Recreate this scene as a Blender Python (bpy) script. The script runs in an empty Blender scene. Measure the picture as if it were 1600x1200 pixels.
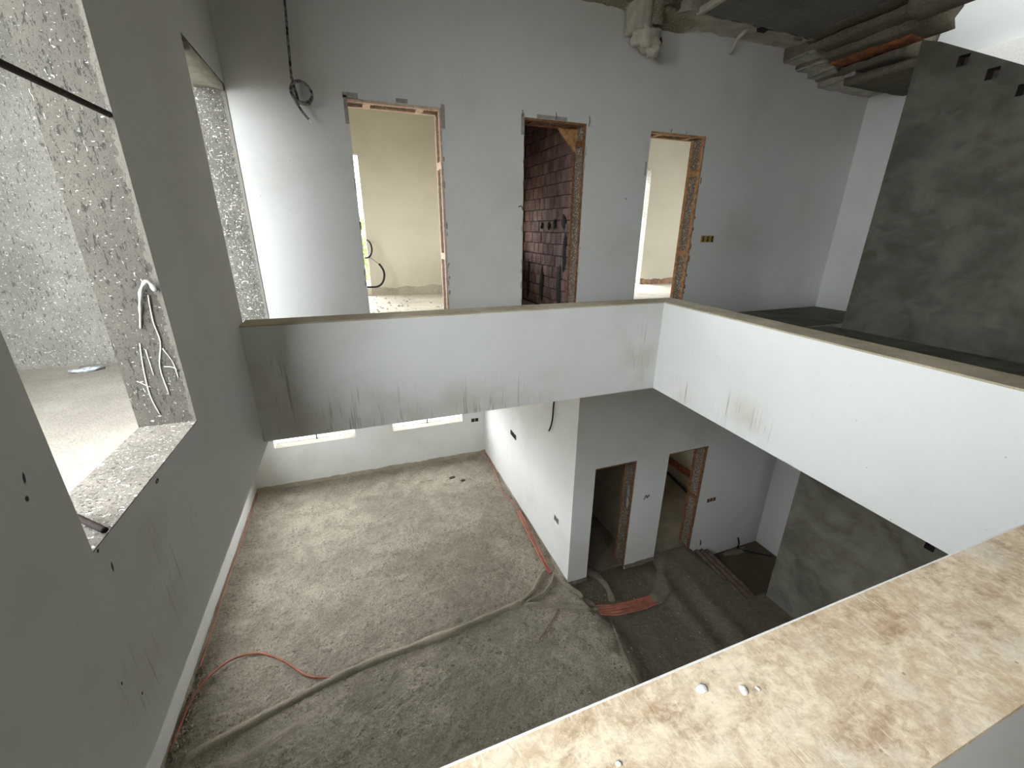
import bpy, bmesh, math, random
from mathutils import Vector, Matrix, noise
random.seed(7)
scene = bpy.context.scene
COL = scene.collection
R = math.radians

# ------------------------------------------------------------------ camera, sky, exposure
YAW, PITCH, ROLL, FPX = R(20.600), R(19.938), R(0.494), 651.284
CAM = Vector((0.825, 0.016, 5.478))
fw = Vector((math.sin(YAW)*math.cos(PITCH), math.cos(YAW)*math.cos(PITCH), -math.sin(PITCH)))
rt = Vector((math.cos(YAW), -math.sin(YAW), 0))
up = rt.cross(fw)
rt2 = rt*math.cos(ROLL) + up*math.sin(ROLL)
up2 = rt2.cross(fw)
cam_data = bpy.data.cameras.new('camera')
cam_data.sensor_width = 36.0
cam_data.lens = FPX/1600*36
cam_data.clip_start = 0.02
cam = bpy.data.objects.new('camera', cam_data)
COL.objects.link(cam)
cam.matrix_world = Matrix(((rt2.x, up2.x, -fw.x, CAM.x), (rt2.y, up2.y, -fw.y, CAM.y), (rt2.z, up2.z, -fw.z, CAM.z), (0, 0, 0, 1)))
scene.camera = cam

world = bpy.data.worlds.new('overcast_sky')
scene.world = world
world.use_nodes = True
bg = world.node_tree.nodes['Background']
bg.inputs['Color'].default_value = (0.90, 0.96, 1.0, 1)
bg.inputs['Strength'].default_value = 17.5
scene.view_settings.view_transform = 'Standard'
scene.view_settings.look = 'None'
scene.view_settings.gamma = 1.0
scene.view_settings.exposure = 0.0
scene.cycles.max_bounces = 16
scene.cycles.diffuse_bounces = 12

def portal(name, loc, size, direction):
    """light portal filling a window opening: it only guides the sky's rays and gives off nothing"""
    d = bpy.data.lights.new(name, 'AREA'); d.shape = 'RECTANGLE'; d.size, d.size_y = size
    d.cycles.is_portal = True
    o = bpy.data.objects.new(name, d); COL.objects.link(o)
    o.location = loc
    o.rotation_euler = Vector(direction).to_track_quat('-Z', 'Z').to_euler()
    return o

# ------------------------------------------------------------------ fitted plan (metres; z 0 = lower floor)
YP, XR, ZT, ZB = 3.566, 3.849, 4.814, 3.856      # far parapet face, right parapet face, parapet top, beam soffit
YD, YB, XC, XL = 4.745, 9.413, 3.617, -1.70       # door wall, lower back wall, lower white wall, lower left wall
ZU, ZC = 4.37, 7.72                                # upper floor, ceiling
TH = 0.24
XG, YG, XS = 6.60, 3.46, 7.95                      # stair wall, its end, right wall

# ------------------------------------------------------------------ material helpers
class NT:
    def __init__(self, name):
        self.m = bpy.data.materials.new(name); self.m.use_nodes = True
        self.t = self.m.node_tree; self.n = self.t.nodes; self.l = self.t.links
        self.b = self.n['Principled BSDF']
        self.b.inputs['Roughness'].default_value = 0.85
        self.b.inputs['Specular IOR Level'].default_value = 0.25
        self.pos = self.n.new('ShaderNodeNewGeometry').outputs['Position']
    def put(self, node, key, v):
        if hasattr(v, 'is_linked'): self.l.new(v, node.inputs[key])
        elif v is not None: node.inputs[key].default_value = v
    def math(self, op, a, b=None, c=None, clamp=False):
        k = self.n.new('ShaderNodeMath'); k.operation = op; k.use_clamp = clamp
        for i, v in enumerate((a, b, c)):
            if v is not None: self.put(k, i, v)
        return k.outputs[0]
    def scale(self, s, off=(0, 0, 0), rot=(0, 0, 0)):
        k = self.n.new('ShaderNodeMapping')
        self.l.new(self.pos, k.inputs['Vector'])
        k.inputs['Scale'].default_value = s; k.inputs['Location'].default_value = off; k.inputs['Rotation'].default_value = rot
        return k.outputs[0]
    def noise(self, scale, detail=4, rough=0.55, vec=None, dist=0.0):
        k = self.n.new('ShaderNodeTexNoise'); self.l.new(vec or self.pos, k.inputs['Vector'])
        k.inputs['Scale'].default_value = scale; k.inputs['Detail'].default_value = detail
        k.inputs['Roughness'].default_value = rough; k.inputs['Distortion'].default_value = dist
        return k.outputs[0]
    def voro(self, scale, vec=None, feature='F1', out='Distance'):
        k = self.n.new('ShaderNodeTexVoronoi'); self.l.new(vec or self.pos, k.inputs['Vector'])
        k.feature = feature; k.inputs['Scale'].default_value = scale
        return k.outputs[out]
    def ramp(self, v, a, b, lo=0.0, hi=1.0):
        k = self.n.new('ShaderNodeMapRange'); k.interpolation_type = 'SMOOTHSTEP'
        self.put(k, 'Value', v)
        k.inputs['From Min'].default_value = a; k.inputs['From Max'].default_value = b
        k.inputs['To Min'].default_value = lo; k.inputs['To Max'].default_value = hi
        return k.outputs[0]
    def mix(self, f, a, b, mode='MIX'):
        k = self.n.new('ShaderNodeMix'); k.data_type = 'RGBA'; k.blend_type = mode
        self.put(k, 'Factor', f)
        self.put(k, 6, a if hasattr(a, 'is_linked') else (*a, 1)); self.put(k, 7, b if hasattr(b, 'is_linked') else (*b, 1))
        return k.outputs[2]
    def xyz(self):
        k = self.n.new('ShaderNodeSeparateXYZ'); self.l.new(self.pos, k.inputs[0]); return k.outputs
    def spot(self, c, r, soft=0.5, tilt=None):
        """mask of an ellipsoid mark at c with radii r"""
        k = self.n.new('ShaderNodeVectorMath'); k.operation = 'SUBTRACT'
        self.l.new(self.pos, k.inputs[0]); k.inputs[1].default_value = c
        v = k.outputs[0]
        if tilt:
            q = self.n.new('ShaderNodeVectorRotate'); q.rotation_type = 'EULER_XYZ'; self.l.new(v, q.inputs['Vector']); q.inputs['Rotation'].default_value = tilt; v = q.outputs[0]
        d = self.n.new('ShaderNodeVectorMath'); d.operation = 'DIVIDE'; self.l.new(v, d.inputs[0]); d.inputs[1].default_value = r
        e = self.n.new('ShaderNodeVectorMath'); e.operation = 'LENGTH'; self.l.new(d.outputs[0], e.inputs[0])
        return self.ramp(e.outputs['Value'], 1.0, soft)
    def maxall(self, ms):
        v = ms[0]
        for m in ms[1:]: v = self.math('MAXIMUM', v, m)
        return v
    def bump(self, h, strength=0.3, dist=0.01):
        k = self.n.new('ShaderNodeBump'); self.l.new(h, k.inputs['Height'])
        k.inputs['Strength'].default_value = strength; k.inputs['Distance'].default_value = dist
        self.l.new(k.outputs[0], self.b.inputs['Normal'])
    def done(self, col, rough=None):
        self.put(self.b, 'Base Color', col if hasattr(col, 'is_linked') else (*col, 1))
        if rough is not None: self.put(self.b, 'Roughness', rough)
        return self.m

def mat_paint(name, base=(0.665, 0.66, 0.635), streaks=None, marks=(), dirt=0.10):
    """white putty wall; streaks = (axis, z_top, patches) with run-off dirt of its own shape"""
    t = NT(name)
    n1 = t.noise(1.1, 5, 0.6); n2 = t.noise(9, 4, 0.6)
    col = t.mix(t.ramp(n1, 0.42, 0.75), base, tuple(c*(1-dirt)*k for c, k in zip(base, (1.0, 0.985, 0.95))))
    col = t.mix(t.ramp(n2, 0.62, 0.72, 0, 0.10), col, (0.55, 0.51, 0.44))
    if streaks:
        sc, patches = streaks
        s1 = t.noise(1.0, 3, 0.55, t.scale(sc))
        s2 = t.noise(1.0, 2, 0.5, t.scale(tuple(k*2.3 for k in sc), (3.1, 1.7, 5.0)))
        pm = t.maxall([t.spot(c, r, 0.2) for c, r in patches])
        soft = t.math('MULTIPLY', pm, t.ramp(t.noise(2.2, 3), 0.35, 0.7, 0.0, 0.55))
        col = t.mix(soft, col, (0.50, 0.44, 0.35))
        line = t.math('MULTIPLY', pm, t.maxall([t.ramp(s1, 0.61, 0.69, 0, 0.75), t.ramp(s2, 0.63, 0.70, 0, 0.55)]))
        col = t.mix(line, col, (0.30, 0.27, 0.23))
    sp = t.ramp(t.voro(7.0), 0.045, 0.02, 0, 0.6)
    col = t.mix(sp, col, (0.35, 0.32, 0.28))
    if marks:
        mk = t.maxall([t.spot(c, r, 0.55, tl) for c, r, tl in marks])
        mk = t.math('MULTIPLY', mk, t.ramp(t.noise(60, 2), 0.25, 0.4))
        col = t.mix(mk, col, (0.05, 0.045, 0.04))
    t.bump(t.noise(14, 5, 0.65), 0.10, 0.004)
    return t.done(col, 0.8)

def mat_speckle(name, base, white=0.5, lip=None, dark=0.5, amount=1.0, few=0.0):
    """rough cement with embedded fibres, white flecks and pits"""
    t = NT(name)
    n1 = t.noise(3.0, 6, 0.65); n2 = t.noise(26, 5, 0.7)
    col = t.mix(t.ramp(n1, 0.3, 0.7), tuple(c*0.72 for c in base), base)
    v = t.scale((1, 1, 0.35), (0, 0, 0), (0.35, 0.2, 0.1)); w = t.scale((0.45, 0.45, 1.0), (2, 4, 1), (0.2, 0.5, 0.3))
    pits = t.maxall([t.ramp(t.noise(70, 4, 0.65, v), 0.575, 0.64), t.ramp(t.noise(130, 3, 0.6), 0.62, 0.68)])
    col = t.mix(t.math('MULTIPLY', pits, dark), col, tuple(c*0.28 for c in base))
    fl = t.maxall([t.ramp(t.noise(95, 2, 0.5, w), 0.635+few, 0.675+few), t.ramp(t.noise(110, 2, 0.5, v, 1.0), 0.64+few, 0.68+few)])
    col = t.mix(t.math('MULTIPLY', fl, white), col, (0.86, 0.85, 0.80))
    if lip:
        ax, a, b = lip
        col = t.mix(t.ramp(t.math('ADD', t.xyz()[ax], t.ramp(n2, 0.3, 0.7, -0.012, 0.012)), a, b), col, tuple(c*1.45 for c in base))
    h = t.math('ADD', t.math('MULTIPLY', n2, 0.6), t.math('SUBTRACT', t.math('MULTIPLY', fl, 0.25), t.math('MULTIPLY', pits, 0.35)))
    t.bump(h, 0.55*amount, 0.012)
    return t.done(col, 0.95)

def mat_concrete(name, base, light, scale=1.0, dark=0.5, bump=0.5, stain=None, hall=None, relief_shade=0.0):
    t = NT(name)
    n0 = t.noise(0.55*scale, 4, 0.6); n1 = t.noise(2.4*scale, 6, 0.65, None, 0.6); n2 = t.noise(22*scale, 6, 0.7)
    n3 = t.noise(9*scale, 6, 0.72, None, 0.4)
    col = t.mix(t.ramp(t.math('ADD', t.math('MULTIPLY', n1, 0.40), t.math('MULTIPLY', t.noise(30*scale, 6, 0.72), 0.60)), 0.36, 0.64), base, light)
    col = t.mix(t.ramp(n0, 0.40, 0.62, 0, 0.45), col, tuple(c*0.72 for c in base))
    col = t.mix(t.ramp(n2, 0.52, 0.70, 0, dark), col, tuple(c*0.55 for c in base))
    col = t.mix(t.ramp(t.noise(70*scale, 3, 0.6), 0.62, 0.74, 0, 0.35), col, tuple(min(1, c*1.5) for c in light))
    if relief_shade:   # short dark lines painting in the shade of the fine relief
        k = t.math('ABSOLUTE', t.math('SUBTRACT', t.noise(11, 4, 0.62, t.scale((1, 1.5, 1), (0, 0, 0), (0, 0, 0.3)), 0.8), 0.5))
        k2 = t.math('ABSOLUTE', t.math('SUBTRACT', t.noise(19, 3, 0.6, t.scale((1, 1.4, 1), (5, 2, 0), (0, 0, 0.4)), 0.8), 0.5))
        g = t.ramp(t.noise(3.2, 3), 0.40, 0.62, 0.25, 1.0)
        crease = t.maxall([t.ramp(k, 0.032, 0.008), t.ramp(k2, 0.02, 0.006, 0, 0.8)])
        brk = t.ramp(t.noise(17, 3, 0.6, t.scale((1, 1, 1), (9, 9, 9))), 0.48, 0.58)
        crease = t.math('MULTIPLY', t.math('MULTIPLY', crease, brk), g)
        col = t.mix(t.math('MULTIPLY', crease, relief_shade), col, tuple(c*0.42 for c in base))
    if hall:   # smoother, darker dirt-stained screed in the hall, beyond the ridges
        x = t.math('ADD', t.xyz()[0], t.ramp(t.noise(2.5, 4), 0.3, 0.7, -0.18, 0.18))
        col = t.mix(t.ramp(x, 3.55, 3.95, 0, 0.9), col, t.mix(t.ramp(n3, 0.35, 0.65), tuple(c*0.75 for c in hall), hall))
    if stain: col = t.mix(t.ramp(t.noise(1.2, 5, 0.6, t.scale((1, 1, 1), (7, 2, 3))), 0.5, 0.68, 0, 0.6), col, stain)
    t.bump(t.math('ADD', t.math('ADD', t.math('MULTIPLY', n2, 1.0), t.math('MULTIPLY', n3, 0.8)), t.math('MULTIPLY', t.noise(48*scale, 4, 0.7), 0.6)), bump, 0.035)
    return t.done(col, 0.95)

def mat_render(name, dark, light):
    """floated bare render: broad trowelled clouds, faint grain"""
    t = NT(name)
    c = t.noise(1.5, 5, 0.55, None, 0.9); d = t.noise(5.5, 4, 0.6, t.scale((1, 0.6, 1)), 0.6)
    m = t.math('ADD', t.math('MULTIPLY', c, 0.65), t.math('MULTIPLY', d, 0.35))
    col = t.mix(t.ramp(m, 0.36, 0.66), dark, light)
    col = t.mix(t.ramp(t.noise(3.2, 3, 0.5, t.scale((1, 1, 1), (4, 9, 2))), 0.58, 0.70, 0, 0.30), col, tuple(k*1.35 for k in light))
    t.bump(t.noise(12, 5, 0.6), 0.15, 0.006)
    return t.done(col, 0.85)

def mat_plain(name, col, rough=0.7, var=0.25, scale=12, bump=0.15, spec=0.25):
    t = NT(name)
    c = t.mix(t.ramp(t.noise(scale, 5, 0.6), 0.3, 0.7), tuple(k*(1-var) for k in col), tuple(min(1, k*(1+var*0.5)) for k in col))
    t.bump(t.noise(scale*3, 4), bump, 0.004)
    t.b.inputs['Specular IOR Level'].default_value = spec
    return t.done(c, rough)

def mat_coping(name):
    t = NT(name)
    fine = t.noise(62, 7, 0.72, None, 0.5); mid = t.noise(17, 7, 0.70, t.scale((1, 1.4, 1)), 0.6); big = t.noise(4.5, 4, 0.6)
    m = t.math('ADD', t.math('ADD', t.math('MULTIPLY', fine, 0.38), t.math('MULTIPLY', mid, 0.40)), t.math('MULTIPLY', big, 0.22))
    base = t.mix(t.ramp(m, 0.40, 0.60), (0.57, 0.42, 0.27), (0.84, 0.72, 0.53))
    # brown stains in patches with soft edges, paler dusty patches
    st = t.math('MULTIPLY', t.ramp(t.noise(8.5, 6, 0.68, t.scale((1, 1.7, 1), (0.37, 0.2, 0)), 0.5), 0.50, 0.64), t.ramp(fine, 0.35, 0.62, 0.85, 0.25))
    base = t.mix(st, base, (0.40, 0.265, 0.155))
    base = t.mix(t.ramp(t.noise(6.5, 5, 0.65, t.scale((1, 1, 1), (3, 8, 0))), 0.54, 0.68, 0, 0.55), base, (0.80, 0.74, 0.62))
    # trowel scratches, several directions
    for rz, sc, off in ((0.45, 26, 1.0), (-0.35, 34, 4.0), (1.15, 30, 9.0), (0.8, 40, 13.0)):
        v = t.scale((1.0, 0.09, 1.0), (off, off*2, 0), (0, 0, rz))
        q = t.math('MULTIPLY', t.ramp(t.noise(sc*7, 3, 0.55, v), 0.60, 0.70, 0, 0.55), t.ramp(t.noise(9, 2, 0.5, t.scale((1, 1, 1), (off*3, 1, 0))), 0.42, 0.6))
        base = t.mix(q, base, (0.88, 0.80, 0.64))
    base = t.mix(t.ramp(t.noise(120, 4, 0.7), 0.62, 0.72, 0, 0.45), base, (0.30, 0.21, 0.13))
    base = t.mix(t.ramp(t.voro(21), 0.075, 0.04, 0, 0.7), base, (0.26, 0.21, 0.16))
    w = t.math('ABSOLUTE', t.math('SUBTRACT', t.noise(2.3, 2, 0.4, t.scale((1, 1, 1), (5, 3, 2))), 0.5))
    base = t.mix(t.ramp(w, 0.0009, 0.0003, 0, 0.35), base, (0.30, 0.25, 0.2))
    t.bump(t.math('ADD', fine, t.math('MULTIPLY', t.noise(150, 4, 0.7), 0.5)), 0.35, 0.003)
    return t.done(base, 0.8)

# ------------------------------------------------------------------ mesh helpers
def link(name, me, mats, parent=None):
    o = bpy.data.objects.new(name, me); COL.objects.link(o)
    if not isinstance(mats, (list, tuple)): mats = [mats]
    if not me.materials:
        for m in mats: me.materials.append(m)
    if parent: o.parent = parent
    return o
def tag(o, label, cat, group=None, kind=None):
    o['label'] = label; o['category'] = cat
    if group: o['group'] = group
    if kind: o['kind'] = kind
    return o
def struct(o, label, cat):
    o['kind'] = 'structure'; o['label'] = label; o['category'] = cat
    return o
def empty(name, loc=(0, 0, 0)):
    o = bpy.data.objects.new(name, None); COL.objects.link(o); o.location = loc; o.empty_display_size = 0.1
    return o
def child_world(o, parent):
    """parent o (built in world coordinates) without moving it"""
    o.parent = parent; o.matrix_parent_inverse = Matrix.Translation(-parent.location)
    return o
def pydata(name, vs, fs, mats, parent=None, smooth=False, mi=None):
    me = bpy.data.meshes.new(name); me.from_pydata(vs, [], fs); me.update()
    if mi is not None:
        for p, i in zip(me.polygons, mi): p.material_index = i
    if smooth:
        for p in me.polygons: p.use_smooth = True
    return link(name, me, mats, parent)
def box_data(a, b):
    x0, y0, z0 = a; x1, y1, z1 = b
    v = [(x0, y0, z0), (x1, y0, z0), (x1, y1, z0), (x0, y1, z0), (x0, y0, z1), (x1, y0, z1), (x1, y1, z1), (x0, y1, z1)]
    f = [(0, 3, 2, 1), (4, 5, 6, 7), (0, 1, 5, 4), (1, 2, 6, 5), (2, 3, 7, 6), (3, 0, 4, 7)]
    return v, f
def box(name, a, b, mats, parent=None, mi=None, bevel=0.0):
    v, f = box_data(a, b)
    o = pydata(name, v, f, mats, parent, mi=mi)
    if bevel:
        bm = bmesh.new(); bm.from_mesh(o.data)
        bmesh.ops.bevel(bm, geom=bm.edges[:], offset=bevel, segments=2, affect='EDGES', profile=0.6)
        bm.to_mesh(o.data); bm.free()
    return o
def rough_box(name, a, b, mats, parent=None, step=0.06, amp=0.015, freq=9, smooth=True, seed=0.0, taper=None):
    """box cut into a grid, its surface knocked about by noise (broken masonry, hand-thrown plaster)"""
    bm = bmesh.new()
    v, f = box_data(a, b)
    bv = [bm.verts.new(p) for p in v]
    for q in f: bm.faces.new([bv[i] for i in q])
    for ax in range(3):
        n = max(1, int(round((b[ax]-a[ax])/step)))
        for i in range(1, n):
            co = [0, 0, 0]; co[ax] = a[ax]+(b[ax]-a[ax])*i/n; no = [0, 0, 0]; no[ax] = 1
            bmesh.ops.bisect_plane(bm, geom=bm.verts[:]+bm.edges[:]+bm.faces[:], plane_co=co, plane_no=no)
    for q in bm.verts:
        p = q.co.copy()
        d = noise.noise_vector(p*freq+Vector((seed, seed*2, 0)))*amp + noise.noise_vector(p*freq*2.7+Vector((0, seed, 3)))*amp*0.5
        q.co = p+d
        if taper: q.co = taper(q.co)
    me = bpy.data.meshes.new(name); bm.to_mesh(me); bm.free()
    if smooth:
        for p in me.polygons: p.use_smooth = True
    return link(name, me, mats, parent)
def wall(name, axis, p0, p1, u, v, holes, mats, parent=None, reveal=1):
    """slab between p0 and p1 along axis ('x' or 'y' or 'z'), spanning u and v, with rectangular holes (u0,u1,v0,v1)"""
    us = sorted(set([u[0], u[1]]+[h[0] for h in holes]+[h[1] for h in holes])); us = [k for k in us if u[0] <= k <= u[1]]
    vs = sorted(set([v[0], v[1]]+[h[2] for h in holes]+[h[3] for h in holes])); vs = [k for k in vs if v[0] <= k <= v[1]]
    def filled(i, j):
        if not (0 <= i < len(us)-1 and 0 <= j < len(vs)-1): return False
        cu, cv = (us[i]+us[i+1])/2, (vs[j]+vs[j+1])/2
        return not any(h[0] < cu < h[1] and h[2] < cv < h[3] for h in holes)
    def inside(i, j): return 0 <= i < len(us)-1 and 0 <= j < len(vs)-1
    def P(d, a, b): return {'x': (d, a, b), 'y': (a, d, b), 'z': (a, b, d)}[axis]
    V, F, M, idx = [], [], [], {}
    def vi(p):
        if p not in idx: idx[p] = len(V); V.append(p)
        return idx[p]
    for i in range(len(us)-1):
        for j in range(len(vs)-1):
            if not filled(i, j): continue
            a0, a1, b0, b1 = us[i], us[i+1], vs[j], vs[j+1]
            for d in (p0, p1):
                F.append([vi(P(d, a0, b0)), vi(P(d, a1, b0)), vi(P(d, a1, b1)), vi(P(d, a0, b1))]); M.append(0)
            for di, dj, e in ((-1, 0, ((a0, b0), (a0, b1))), (1, 0, ((a1, b0), (a1, b1))), (0, -1, ((a0, b0), (a1, b0))), (0, 1, ((a0, b1), (a1, b1)))):
                if not filled(i+di, j+dj):
                    F.append([vi(P(p0, *e[0])), vi(P(p0, *e[1])), vi(P(p1, *e[1])), vi(P(p1, *e[0]))]); M.append(reveal if inside(i+di, j+dj) else 0)
    o = pydata(name, V, F, mats, parent, mi=M)
    bm = bmesh.new(); bm.from_mesh(o.data); bmesh.ops.recalc_face_normals(bm, faces=bm.faces[:]); bm.to_mesh(o.data); bm.free()
    return o
def prism(name, poly, z0, z1, mats, parent=None, top=0):
    n = len(poly)
    vs = [(x, y, z0) for x, y in poly]+[(x, y, z1) for x, y in poly]
    fs = [tuple(reversed(range(n))), tuple(range(n, 2*n))]+[(i, (i+1) % n, n+(i+1) % n, n+i) for i in range(n)]
    return pydata(name, vs, fs, mats, parent, mi=[0, top]+[0]*n)
def catmull(pts, n=8):
    pts = [Vector(p) for p in pts]; out = []
    for i in range(len(pts)-1):
        p0 = pts[max(i-1, 0)]; p1 = pts[i]; p2 = pts[i+1]; p3 = pts[min(i+2, len(pts)-1)]
        for k in range(n):
            t = k/n
            out.append(0.5*((2*p1)+(p2-p0)*t+(2*p0-5*p1+4*p2-p3)*t*t+(3*p1-p0-3*p2+p3)*t**3))
    out.append(pts[-1]); return out
def tube_data(path, r, sides=8, corr=0.0):
    vs, fs = [], []
    n = len(path); ref = Vector((0.13, 0.21, 0.97))
    for i, p in enumerate(path):
        d = (path[min(i+1, n-1)]-path[max(i-1, 0)]).normalized()
        a = d.cross(ref)
        if a.length < 0.1: a = d.cross(Vector((1, 0, 0)))
        a.normalize(); b = d.cross(a)
        rr = (r(i/(n-1)) if callable(r) else r)*(1+(corr if i % 2 else -corr))
        for k in range(sides):
            t = 2*math.pi*k/sides
            vs.append(tuple(p+a*rr*math.cos(t)+b*rr*math.sin(t)))
    for i in range(n-1):
        for k in range(sides):
            fs.append((i*sides+k, i*sides+(k+1) % sides, (i+1)*sides+(k+1) % sides, (i+1)*sides+k))
    fs.append(tuple(reversed(range(sides)))); fs.append(tuple((n-1)*sides+k for k in range(sides)))
    return vs, fs
def tube(name, pts, r, mat, parent=None, sides=8, n=8, corr=0.0):
    vs, fs = tube_data(catmull(pts, n), r, sides, corr)
    return pydata(name, vs, fs, mat, parent, smooth=True)
def lump(name, loc, size, mat, parent=None, sub=2, amp=0.35, freq=3.0, seed=0.0, rot=0.0):
    bm = bmesh.new(); bmesh.ops.create_icosphere(bm, subdivisions=sub, radius=1.0)
    for v in bm.verts:
        k = 1+amp*noise.noise(v.co*freq*0.5+Vector((seed, seed*1.7, seed*0.3)))+amp*0.5*noise.noise(v.co*freq+Vector((seed, 3, 1)))
        p = Vector((v.co.x*k*size[0], v.co.y*k*size[1], v.co.z*k*size[2]))
        v.co = Matrix.Rotation(rot, 3, 'Z') @ p + Vector(loc)
    me = bpy.data.meshes.new(name); bm.to_mesh(me); bm.free()
    for p in me.polygons: p.use_smooth = sub > 1
    return link(name, me, mat, parent)

# ------------------------------------------------------------------ materials
M_white = mat_paint('white_putty')
M_left = mat_paint('white_putty_left', streaks=((1.0, 42.0, 1.6), [((0, 1.72, 4.22), (0.4, 0.24, 0.34)), ((0, 2.05, 4.25), (0.4, 0.14, 0.2)), ((0, 1.45, 4.05), (0.4, 0.3, 0.2))]),
    marks=[((0, 1.283, 4.890), (0.05, 0.006, 0.021), (0.25, 0, 0)), ((0, 1.266, 4.842), (0.05, 0.008, 0.010), None), ((0, 1.452, 4.46), (0.05, 0.006, 0.022), (0.15, 0, 0)),
           ((0, 1.30, 4.13), (0.05, 0.005, 0.008), None), ((0, 1.36, 4.00), (0.05, 0.005, 0.008), None), ((0, 1.42, 4.55), (0.05, 0.008, 0.008), None), ((0, 1.86, 4.53), (0.05, 0.02, 0.012), (0, 0, 0))])
M_parface = mat_paint('white_putty_far_parapet', streaks=((30.0, 1.0, 1.5), [((0.75, YP, 3.93), (1.1, 0.5, 0.42)), ((1.9, YP, 3.95), (0.9, 0.5, 0.36)), ((3.6, YP, 4.3), (0.35, 0.5, 0.5)), ((0.1, YP, 4.2), (0.35, 0.5, 0.6))]))
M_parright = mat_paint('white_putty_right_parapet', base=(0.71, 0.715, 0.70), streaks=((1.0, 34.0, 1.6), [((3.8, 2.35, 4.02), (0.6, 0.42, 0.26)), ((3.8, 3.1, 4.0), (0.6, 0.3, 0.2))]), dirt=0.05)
M_back = mat_paint('white_putty_door_wall', marks=[((4.07, YD, 5.88), (0.008, 0.05, 0.014), None)])
M_cream = mat_paint('cream_room_plaster', base=(0.60, 0.56, 0.465))
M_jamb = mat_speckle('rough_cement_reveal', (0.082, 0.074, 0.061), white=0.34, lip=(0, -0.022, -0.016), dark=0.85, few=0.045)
M_jambroom = mat_speckle('white_flecked_room_reveal', (0.22, 0.205, 0.175), white=0.9, dark=0.8)
M_windowsill = mat_speckle('rough_pale_sill', (0.20, 0.175, 0.145), white=0.55, dark=0.9, amount=1.5)
M_jamb2 = mat_speckle('white_flecked_reveal', (0.20, 0.185, 0.16), white=0.95, lip=(0, -0.03, -0.02), dark=0.9)
M_fin = mat_speckle('flecked_cement_outside', (0.235, 0.222, 0.194), white=0.42, dark=0.8, few=0.02)
M_ledge = mat_concrete('ledge_screed', (0.25, 0.222, 0.186), (0.335, 0.305, 0.258), 2.0, 0.4, 0.5)
M_doorjamb = mat_speckle('door_reveal_cement', (0.25, 0.19, 0.13), white=0.95, dark=0.7, few=-0.02)
M_floor = mat_concrete('lower_screed', (0.31, 0.265, 0.20), (0.60, 0.53, 0.425), 1.3, 0.55, 1.0, hall=(0.185, 0.155, 0.112), relief_shade=1.0)
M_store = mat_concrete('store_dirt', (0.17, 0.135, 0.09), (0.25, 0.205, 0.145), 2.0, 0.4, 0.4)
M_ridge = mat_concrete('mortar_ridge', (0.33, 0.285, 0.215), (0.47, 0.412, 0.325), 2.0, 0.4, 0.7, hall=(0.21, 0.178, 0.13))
M_upfloor = mat_concrete('upper_screed', (0.42, 0.37, 0.30), (0.60, 0.55, 0.46), 1.6, 0.4, 0.5)
M_grey = mat_render('bare_render', (0.088, 0.078, 0.060), (0.165, 0.152, 0.125))
M_ceil = mat_concrete('raw_ceiling', (0.16, 0.135, 0.10), (0.26, 0.225, 0.17), 1.6, 0.5, 0.6)
M_panel = mat_concrete('grey_soffit', (0.17, 0.165, 0.15), (0.25, 0.24, 0.22), 1.4, 0.4, 0.35)
M_block = mat_plain('orange_clay_block', (0.30, 0.115, 0.055), 0.9, 0.45, 12, 0.4)
M_brick = mat_plain('purple_red_brick', (0.31, 0.20, 0.18), 0.9, 0.30, 9, 0.3)
M_mortar = mat_plain('dark_mortar', (0.09, 0.07, 0.06), 0.95, 0.3, 14, 0.5)
M_smear = mat_plain('black_grout_smear', (0.055, 0.05, 0.045), 0.95, 0.4, 20, 0.6)
M_coping = mat_coping('stained_coping')
M_copdark = mat_concrete('weathered_coping', (0.40, 0.335, 0.23), (0.55, 0.48, 0.35), 4.0, 0.35, 0.2)
M_wood = mat_plain('rough_pine', (0.50, 0.28, 0.13), 0.8, 0.40, 22, 0.3)
M_wooddark = mat_plain('damp_pine', (0.26, 0.125, 0.06), 0.85, 0.40, 22, 0.3)
M_woodpale = mat_plain('pale_pine', (0.66, 0.48, 0.36), 0.8, 0.25, 22, 0.3)
M_tape = mat_plain('grey_mortar_patch', (0.36, 0.33, 0.29), 0.9, 0.2, 30, 0.3)
M_plaster = mat_plain('hand_thrown_plaster', (0.52, 0.49, 0.41), 0.9, 0.22, 8, 0.4)
M_foam = mat_speckle('rough_soffit_cement', (0.34, 0.30, 0.22), white=0.5, dark=0.8)
M_cable = mat_plain('black_cable', (0.018, 0.017, 0.017), 0.5, 0.4, 30, 0.1)
M_splat = mat_plain('paint_splashed_cable', (0.22, 0.215, 0.205), 0.7, 0.92, 30, 0.2)
M_orange = mat_plain('orange_conduit', (0.43, 0.165, 0.11), 0.6, 0.30, 6, 0.1)
M_rust = mat_plain('rusty_iron', (0.030, 0.018, 0.014), 0.8, 0.5, 30, 0.4)
M_rope = mat_plain('white_plaster_drips', (0.36, 0.35, 0.32), 0.9, 0.2, 30, 0.4)
M_pipe = mat_plain('brown_pipe', (0.19, 0.135, 0.105), 0.6, 0.35, 10, 0.2)
M_ochre = mat_plain('ochre_box', (0.42, 0.27, 0.07), 0.6, 0.3, 30, 0.1)
M_darkbox = mat_plain('dark_box', (0.035, 0.03, 0.026), 0.8, 0.4, 30, 0.1)
M_chip = mat_plain('white_plaster_chip', (0.82, 0.80, 0.76), 0.85, 0.1, 60, 0.3)
M_crumb = mat_plain('mortar_crumbs', (0.42, 0.36, 0.28), 0.95, 0.45, 9, 0.3)
M_leaf = mat_plain('green_leaves', (0.22, 0.36, 0.07), 0.7, 0.5, 18, 0.1)
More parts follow.
